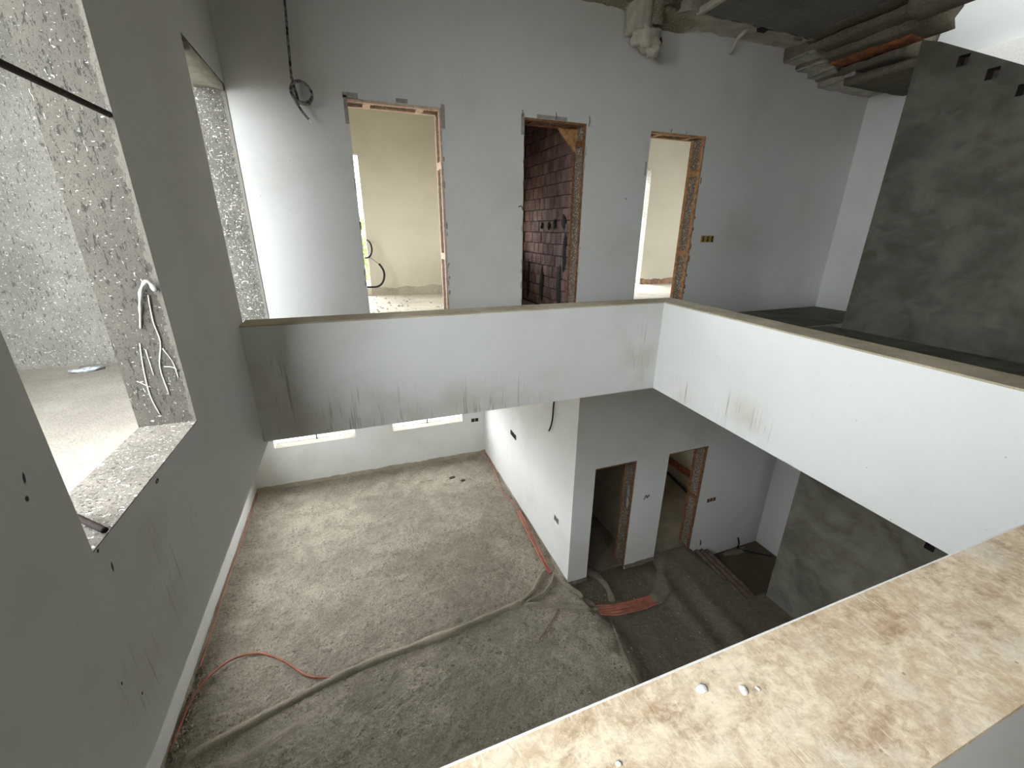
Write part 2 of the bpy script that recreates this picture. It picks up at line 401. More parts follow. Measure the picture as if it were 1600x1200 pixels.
M_foil = mat_plain('crumpled_wrapper', (0.42, 0.45, 0.48), 0.4, 0.6, 40, 0.4, 0.5)
M_ground = mat_concrete('outside_ground', (0.20, 0.18, 0.15), (0.28, 0.255, 0.21), 0.6, 0.3, 0.3)
M_bright = mat_paint('stairwell_white', base=(0.70, 0.70, 0.68))
M_sill = mat_concrete('lower_window_sill', (0.15, 0.128, 0.10), (0.22, 0.192, 0.155), 3.0, 0.35, 0.3)
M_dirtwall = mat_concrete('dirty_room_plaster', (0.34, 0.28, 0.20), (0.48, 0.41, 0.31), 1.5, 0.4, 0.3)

# ------------------------------------------------------------------ setting: lower storey
def floor_h(x, y):
    p = Vector((x, y, 0))
    h = 0.010*noise.noise(p*1.1)+0.010*noise.noise(p*3.3+Vector((4, 1, 0)))+0.009*noise.noise(p*9.0)+0.010*noise.noise(p*17)+0.006*noise.noise(p*33)
    # the thicker screed on the room side ends in a soft step towards the right
    e = 3.72+0.12*math.sin(y*2.3)+max(0, (3.2-y))*-0.10
    if y < 4.05:
        k = min(1, max(0, (x-e)/0.22)); h -= 0.075*k*k*(3-2*k)
    elif x > 3.72: h -= 0.075
    # two soft humps swept across the hall floor
    for (ax, ay, bx, by, w, hh) in ((5.15, 4.5, 5.05, 2.4, 0.20, 0.055), (5.65, 4.6, 5.5, 2.4, 0.26, 0.06)):
        t = min(1, max(0, ((x-ax)*(bx-ax)+(y-ay)*(by-ay))/((bx-ax)**2+(by-ay)**2)))
        d = math.hypot(x-ax-(bx-ax)*t, y-ay-(by-ay)*t)/w
        if d < 1: h += hh*(1-d*d)**2
    return h
def make_floor():
    xs = [XL-0.02+i*0.023 for i in range(int((6.62-XL+0.04)/0.023)+1)]; ys = [1.6+j*0.023 for j in range(int((YB-1.6+0.05)/0.023)+1)]
    V, F = [], []
    ny = len(ys)
    for x in xs:
        for y in ys: V.append((x, y, floor_h(x, y)))
    for i in range(len(xs)-1):
        for j in range(ny-1):
            cx, cy = (xs[i]+xs[i+1])/2, (ys[j]+ys[j+1])/2
            if cx > 6.17+0.05*(cy-3.5)*0.8 and cy > 3.51 and cy < 4.8: continue     # the sunken pit
            F.append((i*ny+j, (i+1)*ny+j, (i+1)*ny+j+1, i*ny+j+1))
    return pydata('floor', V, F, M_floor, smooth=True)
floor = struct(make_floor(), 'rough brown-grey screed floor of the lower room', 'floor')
child = box('floor_base', (-2.2, -4, -0.9), (8.2, 10, -0.46), M_floor, floor)
box('floor_base', (XL-0.02, -4, -0.3), (6.6, 1.62, -0.02), M_floor, floor)
box('pit_floor', (6.1, 3.3, -0.5), (8.0, 4.95, -0.40), mat_concrete('pit_earth', (0.085, 0.066, 0.043), (0.125, 0.10, 0.068), 2, 0.3, 0.3), floor)
box('pit_side', (6.05, 3.40, -0.46), (6.165, 4.76, -0.09), M_floor, floor)
box('pit_side', (6.10, 3.36, -0.46), (6.75, 3.50, -0.09), M_floor, floor)

LWIN = [(-1.20, 0.50, 0.99, 2.10), (1.32, 3.04, 0.99, 2.10)]
wb = struct(wall('wall_back', 'y', YB, YB+0.26, (XL-0.26, XC+0.1), (-0.2, ZB), LWIN, [M_white, M_sill]), 'white lower back wall with two low windows', 'wall')
LWL = [(5.0, 6.5, 0.95, 2.6), (7.3, 8.3, 0.95, 2.1)]
struct(wall('wall_lower_left', 'x', XL-0.26, XL, (-2, YB), (-0.2, ZB), LWL, [M_white, M_sill]), 'white lower left wall under the overhang', 'wall')
struct(wall('wall_lower_partition', 'x', XC, XC+0.2, (YD+0.268, YB), (-0.2, ZB), [], [M_white, M_white]), 'white lower partition wall with socket boxes and a hanging cable', 'wall')
LD = [(3.981, 4.731, -0.5, 2.1), (5.365, 6.185, -0.5, 2.1)]
struct(wall('wall_lower_doors', 'y', YD, YD+0.27, (XC, XS), (-0.5, ZB), LD, [M_white, M_doorjamb]), 'white lower wall with two narrow door openings', 'wall')
# rooms behind the two lower doors
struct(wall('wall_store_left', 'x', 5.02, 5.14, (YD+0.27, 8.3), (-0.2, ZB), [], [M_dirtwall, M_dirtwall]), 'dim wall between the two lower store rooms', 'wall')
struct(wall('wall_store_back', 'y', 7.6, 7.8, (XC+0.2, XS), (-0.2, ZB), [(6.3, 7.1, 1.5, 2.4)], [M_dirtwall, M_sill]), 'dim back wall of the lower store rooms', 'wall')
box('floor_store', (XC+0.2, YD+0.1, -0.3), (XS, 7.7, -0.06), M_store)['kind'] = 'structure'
bpy.data.objects['floor_store']['label'] = 'dusty screed floor of the lower store rooms'; bpy.data.objects['floor_store']['category'] = 'floor'

# ------------------------------------------------------------------ setting: upper storey
W1 = (1.40, 2.39, 4.56, 7.30); W2 = (3.70, 4.76, 4.56, 6.63); W0 = (-0.55, 0.35, 4.56, 7.30)
struct(wall('wall_left', 'x', -TH, 0, (-4.2, YD+0.001), (3.79, ZC+0.2), [W1, W2, W0], [M_left, M_jamb]), 'white left wall with tall unglazed window openings', 'wall')
w4 = struct(empty('window_4', (-TH/2, 4.23, 4.56)), 'narrow unglazed window in the left wall beside the door wall', 'window')
child_world(box('reveal_face', (-TH, YD-0.010, 4.56), (0.0, YD-0.0005, 6.63), M_jamb2), w4)
child_world(rough_box('head_patch', (-0.22, 3.85, 6.585), (-0.008, 4.725, 6.66), M_plaster, None, 0.07, 0.014, 8, seed=21), w4)
w3 = struct(empty('window_3', (-TH/2, 1.9, 4.56)), 'tall unglazed near window in the left wall with rough cement reveals', 'window')
child_world(box('sill_face', (-TH, 1.40, 4.56), (-0.0005, 2.39, 4.564), M_windowsill), w3)
UD = [(0.963, 1.829, 4.2, 6.626), (2.716, 3.464, 4.2, 6.626), (4.337, 5.166, 4.2, 6.626)]
struct(wall('wall_far', 'y', YD, YD+TH, (-TH, XS), (ZU-0.2, ZC+0.2), UD, [M_back, M_doorjamb]), 'white upper wall with three door openings', 'wall')
struct(wall('wall_right', 'x', XS, XS+0.22, (-4, YD+TH), (-0.5, 10.8), [], [M_bright, M_jamb]), 'white right wall rising through the stairwell', 'wall')
struct(wall('wall_lounge_right', 'x', 8.6, 8.82, (YD+TH, 8.6), (-0.5, ZC), [], [M_cream, M_jambroom]), 'cream right wall of the third upper room', 'wall')
struct(wall('wall_rear', 'y', -4.3, -4.06, (-TH, XS), (ZU-0.2, ZC+0.2), [], [M_white, M_jamb]), 'white wall behind the near parapet', 'wall')
struct(wall('wall_lower_rear', 'y', -0.4, -0.2, (XL, XS), (-0.5, 4.0), [(2.9, 3.8, 1.2, 2.1)], [M_white, M_sill]), 'white lower wall under the near gallery', 'wall')  # unseen opening added to brighten the lower hall
# upper floor slabs
fu = struct(box('floor_upper', (-0.3, YP+0.1, 4.0), (8.82, 9.66, ZU), M_upfloor), 'dusty upper floor along the doors', 'floor')
box('floor_slab_back', (-2.0, YD+0.02, 4.0), (-0.3, 9.66, ZU), M_upfloor, fu)
box('floor_gallery', (3.93, 0.0, 4.0), (XG, YP+0.05, ZU), M_grey, fu)
box('floor_gallery', (0.0, -4.2, 4.0), (XG, 0.30, ZU), M_upfloor, fu)
box('floor_gallery', (4.14, YP+0.1, ZU), (XS, YD, ZU+0.004), M_grey, fu)
# parapets: white upstand and a beige coping each
def parapet(name, poly, mat, label, copmat):
    o = struct(prism(name, poly, ZB, ZT-0.012, mat), label, 'parapet')
    c = prism('coping', poly, ZT-0.012, ZT, copmat, o)
    return o
parapet('wall_parapet_far', [(0.0, YP), (4.12, YP), (4.12, 3.81), (0.0, 3.81)], M_parface, 'white parapet below the three upper doors', M_copdark)
parapet('wall_parapet_right', [(3.849, YP-0.0005), (3.657, 0.30), (3.915, 0.30), (4.12, YP-0.0005)], M_parright, 'bright white parapet on the right of the void', M_copdark)
np_ = parapet('wall_parapet_near', [(0.0, 0.145), (4.2, 0.145), (4.2, 0.368), (0.0, 0.368)], M_white, 'near parapet with wide stained beige top', M_coping)
box('arris', (0.0, 0.3665, ZT-0.010), (3.66, 0.3695, ZT+0.0006), M_chip, np_)

# stair wall: bare render, raked top, tread pockets
def stair_wall():
    top = [(3.46, 7.38), (3.29, 7.31), (2.59, 6.91), (1.2, 6.1), (-2.0, 6.1)]
    def ztop(y):
        for (a, za), (b, zb) in zip(top, top[1:]):
            if b <= y <= a: return za+(zb-za)*(a-y)/(a-b)
        return 6.1
    pockets = [(3.05, 7.08), (2.79, 6.90), (2.53, 6.71), (2.27, 6.53), (2.01, 6.35), (1.92, 2.18), (1.66, 2.36)]
    holes = [(y-0.045, y+0.045, z-0.045, z+0.05) for y, z in pockets]
    ys = sorted(set([-2.0, 3.46]+[k for h in holes for k in h[:2]]+[a for a, _ in top]))
    V, F, M = [], [], []
    def q(pts, m=0):
        i = len(V); V.extend(pts); F.append(tuple(range(i, i+len(pts)))); M.append(m)
    T = 0.16
    for a, b in zip(ys, ys[1:]):
        cy = (a+b)/2
        hs = sorted([h for h in holes if h[0] < cy < h[1]], key=lambda h: h[2])
        z = -0.5
        for h in hs:
            q([(XG, a, z), (XG, a, h[2]), (XG, b, h[2]), (XG, b, z)])
            d = XG+0.11
            q([(d, a, h[2]), (d, a, h[3]), (d, b, h[3]), (d, b, h[2])], 1)
            q([(XG, a, h[2]), (d, a, h[2]), (d, b, h[2]), (XG, b, h[2])], 1)
            q([(XG, a, h[3]), (XG, b, h[3]), (d, b, h[3]), (d, a, h[3])], 1)
            if abs(a-h[0]) < 1e-6: q([(XG, a, h[2]), (XG, a, h[3]), (d, a, h[3]), (d, a, h[2])], 1)
            if abs(b-h[1]) < 1e-6: q([(XG, b, h[2]), (d, b, h[2]), (d, b, h[3]), (XG, b, h[3])], 1)
            z = h[3]
        q([(XG, a, z), (XG, a, ztop(a)), (XG, b, ztop(b)), (XG, b, z)])
        q([(XG, a, ztop(a)), (XG+T, a, ztop(a)), (XG+T, b, ztop(b)), (XG, b, ztop(b))], 2)
        q([(XG+T, a, -0.5), (XG+T, b, -0.5), (XG+T, b, ztop(b)), (XG+T, a, ztop(a))])
    q([(XG, 3.46, -0.5), (XG, 3.46, 7.38), (XG+T, 3.46, 7.38), (XG+T, 3.46, -0.5)])
    return pydata('wall_stair', V, F, [M_grey, M_mortar, M_plaster], mi=M)
struct(stair_wall(), 'dark bare-rendered stair wall with tread pockets near its raked top', 'wall')

# ceiling: plain slab, and the ribbed broken edge beside the stair opening
ce = struct(box('ceiling', (-0.3, -4.2, ZC), (6.02, 8.7, ZC+0.22), M_ceil), 'raw ceiling slab with ribs and broken edge', 'ceiling')
box('slab_edge', (6.0, YD-0.01, ZC), (8.82, 8.7, ZC+0.22), M_ceil, ce)
box('slab_edge', (6.0, -4.2, ZC), (XS+0.2, 1.0, ZC+0.22), M_ceil, ce)
sh = struct(wall('wall_shaft', 'x', 6.0, 6.15, (0.75, 4.25), (ZC+0.2, 9.6), [(1.1, 3.3, 8.45, 9.15)], [M_bright, M_bright]), 'white stair shaft wall above the roof slab', 'wall')  # unseen high side window, shaped to light the right wall
box('shaft_side', (6.15, 0.75, ZC+0.2), (XS, 0.9, 9.6), M_bright, sh)
box('shaft_side', (6.15, 4.10, ZC+0.0), (XS, 4.25, 9.6), M_bright, sh)
box('shaft_sky_block', (6.0, 0.75, 9.6), (XS+0.2, 4.25, 9.75), M_bright, sh)  # unseen roof added to hold back sky light

# ------------------------------------------------------------------ setting: rooms behind the upper doors
struct(wall('wall_bedroom_back', 'y', 8.2, 8.44, (-0.24, 2.66), (ZU-0.1, ZC), [(0.15, 1.135, 4.50, 6.69)], [M_cream, M_jambroom]), 'cream back wall seen through the first upper door', 'wall')
struct(wall('wall_bedroom_left', 'x', -TH, 0, (YD+TH, 8.44), (ZU-0.1, ZC), [(5.7, 7.4, 5.0, 6.5)], [M_cream, M_jambroom]), 'cream left wall of the first upper room', 'wall')
struct(wall('wall_bedroom_right', 'x', 2.55, 2.66, (YD+TH, 8.2), (ZU-0.1, ZC), [], [M_cream, M_cream]), 'cream wall between the first room and the brick room', 'wall')
struct(wall('wall_bathroom_back', 'y', 7.0, 7.15, (2.66, 3.75), (ZU-0.1, ZC), [(2.78, 3.5, 5.2, 6.0)], [M_cream, M_cream]), 'dark back wall of the bare brick room', 'wall')  # unseen window added to bring light onto the bricks
struct(wall('wall_lounge_back', 'y', 8.3, 8.54, (3.75, 8.6), (ZU-0.1, ZC), [(5.3, 7.10, 4.30, 6.78)], [M_cream, M_jambroom]), 'cream back wall seen through the third upper door', 'wall')
bw = struct(wall('wall_brick', 'x', 3.632, 3.752, (YD+TH, 8.3), (ZU-0.1, ZC), [], [M_mortar, M_cream]), 'bare wall of ribbed hollow clay bricks behind the middle upper door', 'wall')

# outside ledge, its fin wall and kerb, ground, neighbouring things
lg = struct(box('floor_ledge', (-2.32, -4.0, 3.79), (-TH, YD, 4.32), M_ledge), 'pale cement ledge outside the near window', 'ledge')
struct(box('wall_fin', (-2.32, YD, 4.0), (-TH-0.001, YD+TH, 7.8), M_fin), 'flecked cement outer wall beyond the near window', 'wall')
struct(box('wall_outer_corner', (-2.32, 2.45, 4.32), (-2.08, YD-0.001, 7.8), M_fin), 'flecked cement return wall at the far end of the ledge', 'wall')
struct(box('eave_light_block', (-2.08, 2.7, 7.40), (-TH-0.002, YD-0.002, 7.55), M_ceil), 'unseen eave slab added to cut sky light at the far ledge end', 'eave')  # unseen slab added to dim the sky light entering the far window
struct(box('wall_ledge_kerb', (-2.32, -4.0, 4.32), (-2.08, 2.449, 4.85), M_fin), 'cement kerb along the outer edge of the ledge', 'wall')
struct(box('ground_outside', (-40, -30, -0.6), (45, 60, -0.5), M_ground), 'sandy ground outside the building', 'ground')

# ------------------------------------------------------------------ light portals in the openings, some of which are added unseen
for (a, b, c, d), nm in ((W1, 'near'), (W2, 'far'), (W0, 'behind')):
    portal('window_portal', (-TH-0.01, (a+b)/2, (c+d)/2), (b-a, d-c), (1, 0, 0))
for a, b, c, d in LWIN: portal('window_portal', ((a+b)/2, YB+0.27, (c+d)/2), (b-a, d-c), (0, -1, 0))
for a, b, c, d in LWL: portal('window_portal', (XL-0.27, (a+b)/2, (c+d)/2), (b-a, d-c), (1, 0, 0))
portal('window_portal', (3.35, -0.41, 1.65), (0.9, 0.9), (0, 1, 0))
portal('window_portal', (5.99, 2.2, 8.8), (2.2, 0.7), (1, 0, 0))
portal('window_portal', (3.14, 7.16, 5.6), (0.72, 0.8), (0, -1, 0))
portal('window_portal', (-TH-0.01, 6.55, 5.75), (1.7, 1.5), (1, 0, 0))
portal('window_portal', (6.16, 8.55, 5.54), (1.72, 2.48), (0, -1, 0))
portal('window_portal', (0.64, 8.45, 5.6), (0.98, 2.19), (0, -1, 0))

# ------------------------------------------------------------------ broken ceiling beside the stair opening
def jag(p):
    # the end towards the stair opening is knocked off unevenly
    if p.y < 3.45: p.y += 0.10*noise.noise(Vector((p.x*7, 0, p.z*9)))+0.05*noise.noise(Vector((p.x*19, 2, p.z*17)))
    return p
box('grey_soffit', (4.45, 3.2, 7.60), (6.0, 4.30, ZC+0.05), M_panel, ce)
rough_box('opening_beam', (5.96, 0.95, 7.42), (6.20, 3.30, ZC+0.2), M_ceil, ce, 0.10, 0.02, 6, seed=9)
rough_box('ceiling_rib', (5.93, 3.20, 7.60), (6.20, 4.40, ZC+0.2), M_ceil, ce, 0.09, 0.02, 6, seed=1, taper=jag)
rough_box('ceiling_rib', (6.19, 3.20, 7.535), (6.46, YD, ZC+0.2), M_ceil, ce, 0.07, 0.025, 6, seed=2, taper=jag)
rough_box('clay_block', (6.60, 3.58, 7.445), (6.83, 4.40, 7.66), M_block, ce, 0.07, 0.015, 7, seed=3)
rough_box('ceiling_rib', (6.43, 3.34, 7.47), (6.86, YD, ZC+0.2), M_ceil, ce, 0.09, 0.02, 6, seed=4, taper=jag)
rough_box('ceiling_rib', (6.84, 3.76, 7.38), (7.32, YD, ZC+0.2), M_ceil, ce, 0.09, 0.022, 5, seed=5, taper=jag)
rough_box('ceiling_rib', (7.30, 4.08, 7.36), (XS, YD, ZC+0.2), M_ceil, ce, 0.10, 0.022, 5, seed=6, taper=jag)
# hand-thrown plaster where the ribs meet the door wall: a cove and three stepped pads
def wedge(name, x0, x1, y0, zlo, zhi, mat, seed, parent=ce):
    """plaster pad: full height on the wall, feathering out towards y0 under the slab"""
    n, m = max(3, int((x1-x0)/0.05)), 8
    V, F = [], []
    for i in range(n+1):
        x = x0+(x1-x0)*i/n
        for j in range(m+1):
            t = j/m
            y = YD+0.01-(YD-y0)*t
            z = zlo+(zhi-zlo)*(t**1.6)
            w = Vector((x*6, y*6, seed))
            z += 0.018*noise.noise(w)+0.012*noise.noise(w*2.6)
            y += 0.03*noise.noise(w*1.7+Vector((3, 0, 0)))*(t > 0)
            V.append((x, y, z))
    for i in range(n):
        for j in range(m): F.append((i*(m+1)+j, i*(m+1)+j+1, (i+1)*(m+1)+j+1, (i+1)*(m+1)+j))
    k = len(V)   # flat back so that the pad is a solid
    for i in range(n+1): V.append((x0+(x1-x0)*i/n, YD+0.01, ZC+0.05))
    for i in range(n+1): V.append((x0+(x1-x0)*i/n, y0, ZC+0.05))
    for i in range(n):
        F.append((k+i, k+i+1, (i+1)*(m+1), i*(m+1)))
        F.append((k+n+1+i, i*(m+1)+m, (i+1)*(m+1)+m, k+n+2+i))
        F.append((k+i, k+n+1+i, k+n+2+i, k+i+1))
    F.append(tuple([j for j in range(m+1)]+[k+n+1, k])); F.append(tuple([n*(m+1)+j for j in range(m, -1, -1)]+[k+n, k+2*n+1]))
    return pydata(name, V, F, mat, parent, smooth=True)
wedge('plaster_cove', 4.30, 6.30, 4.30, 7.66, 7.60, M_plaster, 1.0)
wedge('plaster_pad', 6.22, 6.48, 4.34, 7.515, 7.50, M_plaster, 2.0)
wedge('plaster_pad', 6.46, 6.70, 4.40, 7.455, 7.445, M_plaster, 3.0)
wedge('plaster_pad', 6.68, 6.92, 4.42, 7.40, 7.42, M_plaster, 3.5)
wedge('plaster_pad', 6.90, XS, 4.30, 7.315, 7.33, M_plaster, 4.0)
lump('soffit_hole', (5.37, 4.35, 7.605), (0.085, 0.05, 0.02), M_darkbox, ce, 2, 0.4, 4, 1.0)
# hanging stub: smooth plaster face, rough side, lump at the bottom
st = tag(empty('ceiling_stub', (4.0, 4.6, ZC)), 'plaster-wrapped stub with a lumpy end hanging from the ceiling', 'ceiling stub')
child_world(rough_box('plaster_face', (3.83, 4.46, 7.46), (4.0, 4.70, ZC+0.05), M_plaster, None, 0.05, 0.012, 8, seed=6), st)
child_world(rough_box('rough_side', (3.99, 4.47, 7.52), (4.13, 4.73, ZC+0.05), M_foam, None, 0.04, 0.028, 9, seed=7), st)
child_world(lump('plaster_lump', (4.0, 4.56, 7.42), (0.17, 0.13, 0.105), M_plaster, None, 3, 0.55, 3.6, 2.0), st)
child_world(lump('plaster_lump', (4.10, 4.55, 7.33), (0.075, 0.07, 0.08), M_plaster, None, 3, 0.6, 4, 5.0), st)
child_world(lump('broken_rim', (4.17, 4.58, 7.40), (0.045, 0.06, 0.055), M_mortar, None, 2, 0.5, 4, 8.0), st)
wedge('rough_cove', 4.12, 4.62, 4.42, 7.60, 7.66, M_foam, 7.0)
wedge('rough_cove', 3.30, 3.84, 4.52, 7.70, 7.74, M_foam, 9.0)
tag(tube('pipe_stub', [(5.28, 4.42, 7.66), (5.29, 4.60, 7.60), (5.32, 4.725, 7.50)], 0.022, M_plaster, None, 8, 5), 'short plastered pipe hanging beside the hole in the soffit', 'pipe')
box('pale_batten', (4.43, 3.25, 7.585), (4.475, 4.33, 7.64), M_plaster, ce)
# unseen stair flight and landing, added to shut off light from the shaft
fl = struct(rough_box('landing_light_block', (XG+0.165, 3.32, 7.22), (XS, 4.30, 7.295), M_ceil, None, 0.12, 0.012, 5, seed=11), 'unseen landing added behind the stair wall to block shaft light', 'landing')
for i in range(9):
    box('tread_light_block', (XG+0.12, 3.20-0.26*(i+1), 6.90-0.18*i), (XS, 3.20-0.26*i+0.13, 7.05-0.18*i), M_grey, fl)
# something of the flight above the stair wall, on the bright right wall
sf = struct(box('trim_1', (XS-0.10, 3.12, 7.2), (XS+0.01, 3.60, 7.50), M_chip), 'pale stair string end against the bright right wall', 'trim')

# ------------------------------------------------------------------ brick wall behind the middle door
def brick_mesh(L, H, D):
    """hollow clay brick lying along y, face towards -x with four ribs"""
    g = [(-H/2, 0.0), (-H/2, 0.0)]
    prof = []
    nrib = 4; h = H/nrib
    for i in range(nrib):
        z = -H/2+i*h
        prof += [(0.0, z+0.0), (0.0, z+h*0.68), (0.005, z+h*0.76), (0.005, z+h*0.94)]
    prof.append((0.0, H/2))
    prof += [(D, H/2), (D, -H/2)]
    n = len(prof)
    V = [(x, -L/2, z) for x, z in prof]+[(x, L/2, z) for x, z in prof]
    F = [(i, (i+1) % n, n+(i+1) % n, n+i) for i in range(n)]+[tuple(reversed(range(n))), tuple(range(n, 2*n))]
    me = bpy.data.meshes.new('brick'); me.from_pydata(V, [], F); me.update()
    return me
brick_mats = [M_brick, mat_plain('rose_brick', (0.37, 0.24, 0.215), 0.9, 0.25, 9, 0.3), mat_plain('dark_brick', (0.245, 0.155, 0.14), 0.9, 0.3, 9, 0.3)]
bmeshes = []
for bmx in brick_mats:
    me = brick_mesh(0.150, 0.142, 0.05); me.materials.append(bmx); bmeshes.append(me)
half = brick_mesh(0.10, 0.148, 0.05); half.materials.append(M_brick)
rb = random.Random(3)
for r in range(18):
    z = ZU+0.09+r*0.158
    for c in range(12):
        y = YD+TH+0.14+c*0.170+(0.085 if r % 2 else 0)
        if y > 6.92: continue
        b = bpy.data.objects.new('brick', rb.choice(bmeshes+[bmeshes[0]])); COL.objects.link(b); b.parent = bw
        b.location = (3.618+rb.uniform(-0.004, 0.004), y+rb.uniform(-0.004, 0.004), z+rb.uniform(-0.004, 0.004)+0.03*(y-5.5)*0.3)
        b.rotation_euler = (rb.uniform(-0.012, 0.012), 0, rb.uniform(-0.02, 0.02))
for (y, z, sy, sz, sd) in ((5.55, 4.72, 0.07, 0.30, 1), (6.15, 4.72, 0.06, 0.28, 2), (6.7, 4.75, 0.05, 0.3, 3), (5.48, 5.62, 0.07, 0.09, 4), (5.75, 5.60, 0.045, 0.06, 5), (5.95, 5.58, 0.04, 0.05, 6), (6.2, 5.58, 0.035, 0.05, 7), (5.42, 5.25, 0.05, 0.25, 8)):
    lump('grout_smear', (3.615, y, z), (0.02, sy, sz), M_smear, bw, 2, 0.6, 4, sd*3.1)
for i in range(7):
    lump('rubble', (3.2+0.07*rb.random(), 5.5+0.18*i, ZU+0.03), (0.06, 0.07, 0.035), M_smear, bw, 1, 0.5, 4, i*2.0)

# ------------------------------------------------------------------ door openings and their timber sub-frames
def door(n, x0, x1, z0, z1, y0, depth, label, rail_mat, head=True, left=False, spacers=(0.18, 0.55), rail=0.035, head_mat=None):
    e = struct(empty('door_%d' % n, ((x0+x1)/2, y0+depth/2, z0)), label, 'door opening')
    def add(name, a, b, m, bev=0.003): return child_world(box(name, a, b, m, None, bevel=bev), e)
    sides = [x1]+([x0] if left else [])
    for sx in sides:
        s = -1 if sx == x1 else 1
        xa, xb = sorted((sx, sx+s*0.022))
        add('jamb_rail', (xa, y0+0.004, z0), (xb, y0+rail, z1), rail_mat)
        add('jamb_rail', (xa, y0+depth-rail, z0), (xb, y0+depth-0.004, z1), rail_mat)
        for t in spacers:
            zz = z1-(z1-z0)*t
            add('spacer_block', (xa, y0+rail, zz-0.035), (xb, y0+depth-rail, zz+0.035), rail_mat)
    if head:
        hm = head_mat or rail_mat
        add('head_rail', (x0, y0+0.004, z1-0.022), (x1-0.022, y0+0.045, z1), hm)
        add('head_rail', (x0, y0+depth-0.05, z1-0.022), (x1-0.022, y0+depth-0.004, z1), hm)
        for t in (0.2, 0.78):
            xx = x0+(x1-x0)*t
            add('spacer_block', (xx-0.035, y0+0.045, z1-0.022), (xx+0.035, y0+depth-0.05, z1), hm)
    return e, add
d1, add1 = door(1, *UD[0][:2], ZU, UD[0][3], YD, TH, 'tall upper door opening nearest the left wall, pale timber lining', M_woodpale, spacers=(0.22, 0.62))
d2, add2 = door(2, *UD[1][:2], ZU, UD[1][3], YD, TH, 'narrow middle upper door opening onto bare bricks', M_wooddark, spacers=(0.08,), rail=0.025)
d3, add3 = door(3, *UD[2][:2], ZU, UD[2][3], YD, TH, 'upper door opening by the parapet corner, brown timber lining', M_wood, spacers=(0.18, 0.62), rail=0.05)
d4, add4 = door(4, *LD[0][:2], -0.05, LD[0][3], YD, 0.27, 'dark lower door opening at the end of the partition', M_wooddark, spacers=(), rail=0.03, head=True)
d5, add5 = door(5, *LD[1][:2], -0.05, LD[1][3], YD, 0.27, 'lower door opening in front of the sunken pit, brown timber lining', M_wooddark, spacers=(0.5,), rail=0.05)
# mortar patches and packing around the first and second heads
for a, b in (((0.925, 6.626), (1.06, 6.672)), ((1.40, 6.632), (1.51, 6.668)), ((0.93, 6.42), (0.963, 6.65)), ((1.829, 6.45), (1.865, 6.66)), ((1.829, 6.16), (1.845, 6.20))):
    add1('mortar_patch', (a[0], YD-0.004, a[1]), (b[0], YD+0.01, b[1]), M_tape, 0.001)
for a, b in (((2.68, 6.46), (2.716, 6.66)), ((2.86, 6.628), (3.22, 6.665))):
    add2('mortar_patch', (a[0], YD-0.004, a[1]), (b[0], YD+0.01, b[1]), M_tape, 0.001)
child_world(pydata('corner_splay', [(3.20, YD+0.20, 6.62), (3.464, YD+0.20, 6.62), (3.464, YD+0.20, 6.36), (3.20, YD+TH-0.005, 6.62), (3.464, YD+TH-0.005, 6.62), (3.464, YD+TH-0.005, 6.36)], [(0, 2, 1), (3, 4, 5), (0, 3, 5, 2), (0, 1, 4, 3), (1, 2, 5, 4)], M_wood), d2)
for x, z0, z1 in ((3.08, 6.63, 6.70), (3.49, 6.60, 6.70), (2.69, 6.62, 6.69)):
    child_world(tube('wire_tie', [(x, YD-0.004, z0), (x+0.004, YD-0.012, (z0+z1)/2), (x-0.004, YD-0.01, z1)], 0.003, M_rust, None, 5, 3), d2)
child_world(tube('wire_tie', [(2.66, YD-0.004, 5.75), (2.69, YD-0.02, 5.76), (2.71, YD-0.01, 5.72)], 0.005, M_rust, None, 5, 3), d2)
for x, z0, z1 in ((4.62, 6.63, 6.665), (4.85, 6.63, 6.65)):
    child_world(tube('wire_tie', [(x, YD-0.004, z0), (x, YD-0.012, z1)], 0.003, M_rust, None, 5, 3), d3)
add3('mortar_patch', (4.30, YD-0.004, 6.15), (4.318, YD+0.01, 6.30), M_tape, 0.001)
# ragged plaster edges beside the jambs
def edge_crumbs(e, x, z0, z1, n, seed, mat=M_tape):
    rr = random.Random(seed)
    for i in range(n):
        z = z0+(z1-z0)*rr.random()
        child_world(lump('plaster_chip', (x+rr.uniform(-0.006, 0.008), YD+0.002, z), (rr.uniform(0.006, 0.013), 0.008, rr.uniform(0.015, 0.06)), mat, None, 1, 0.4, 4, seed+i), e)
edge_crumbs(d1, 1.838, 4.8, 6.3, 9, 1); edge_crumbs(d2, 3.472, 4.8, 6.4, 10, 40, M_plaster); edge_crumbs(d3, 5.174, 4.7, 6.4, 10, 80, M_wooddark)
edge_crumbs(d2, 2.708, 4.7, 6.3, 8, 120, M_plaster); edge_crumbs(d1, 0.955, 4.9, 6.3, 5, 160)
# white paint smears on the first lower jamb
for z, s in ((1.45, 0.12), (1.25, 0.10)):
    child_world(lump('paint_smear', (4.709, YD+0.10, z), (0.006, 0.045, s), M_rope, None, 2, 0.6, 4, z*9), d4)

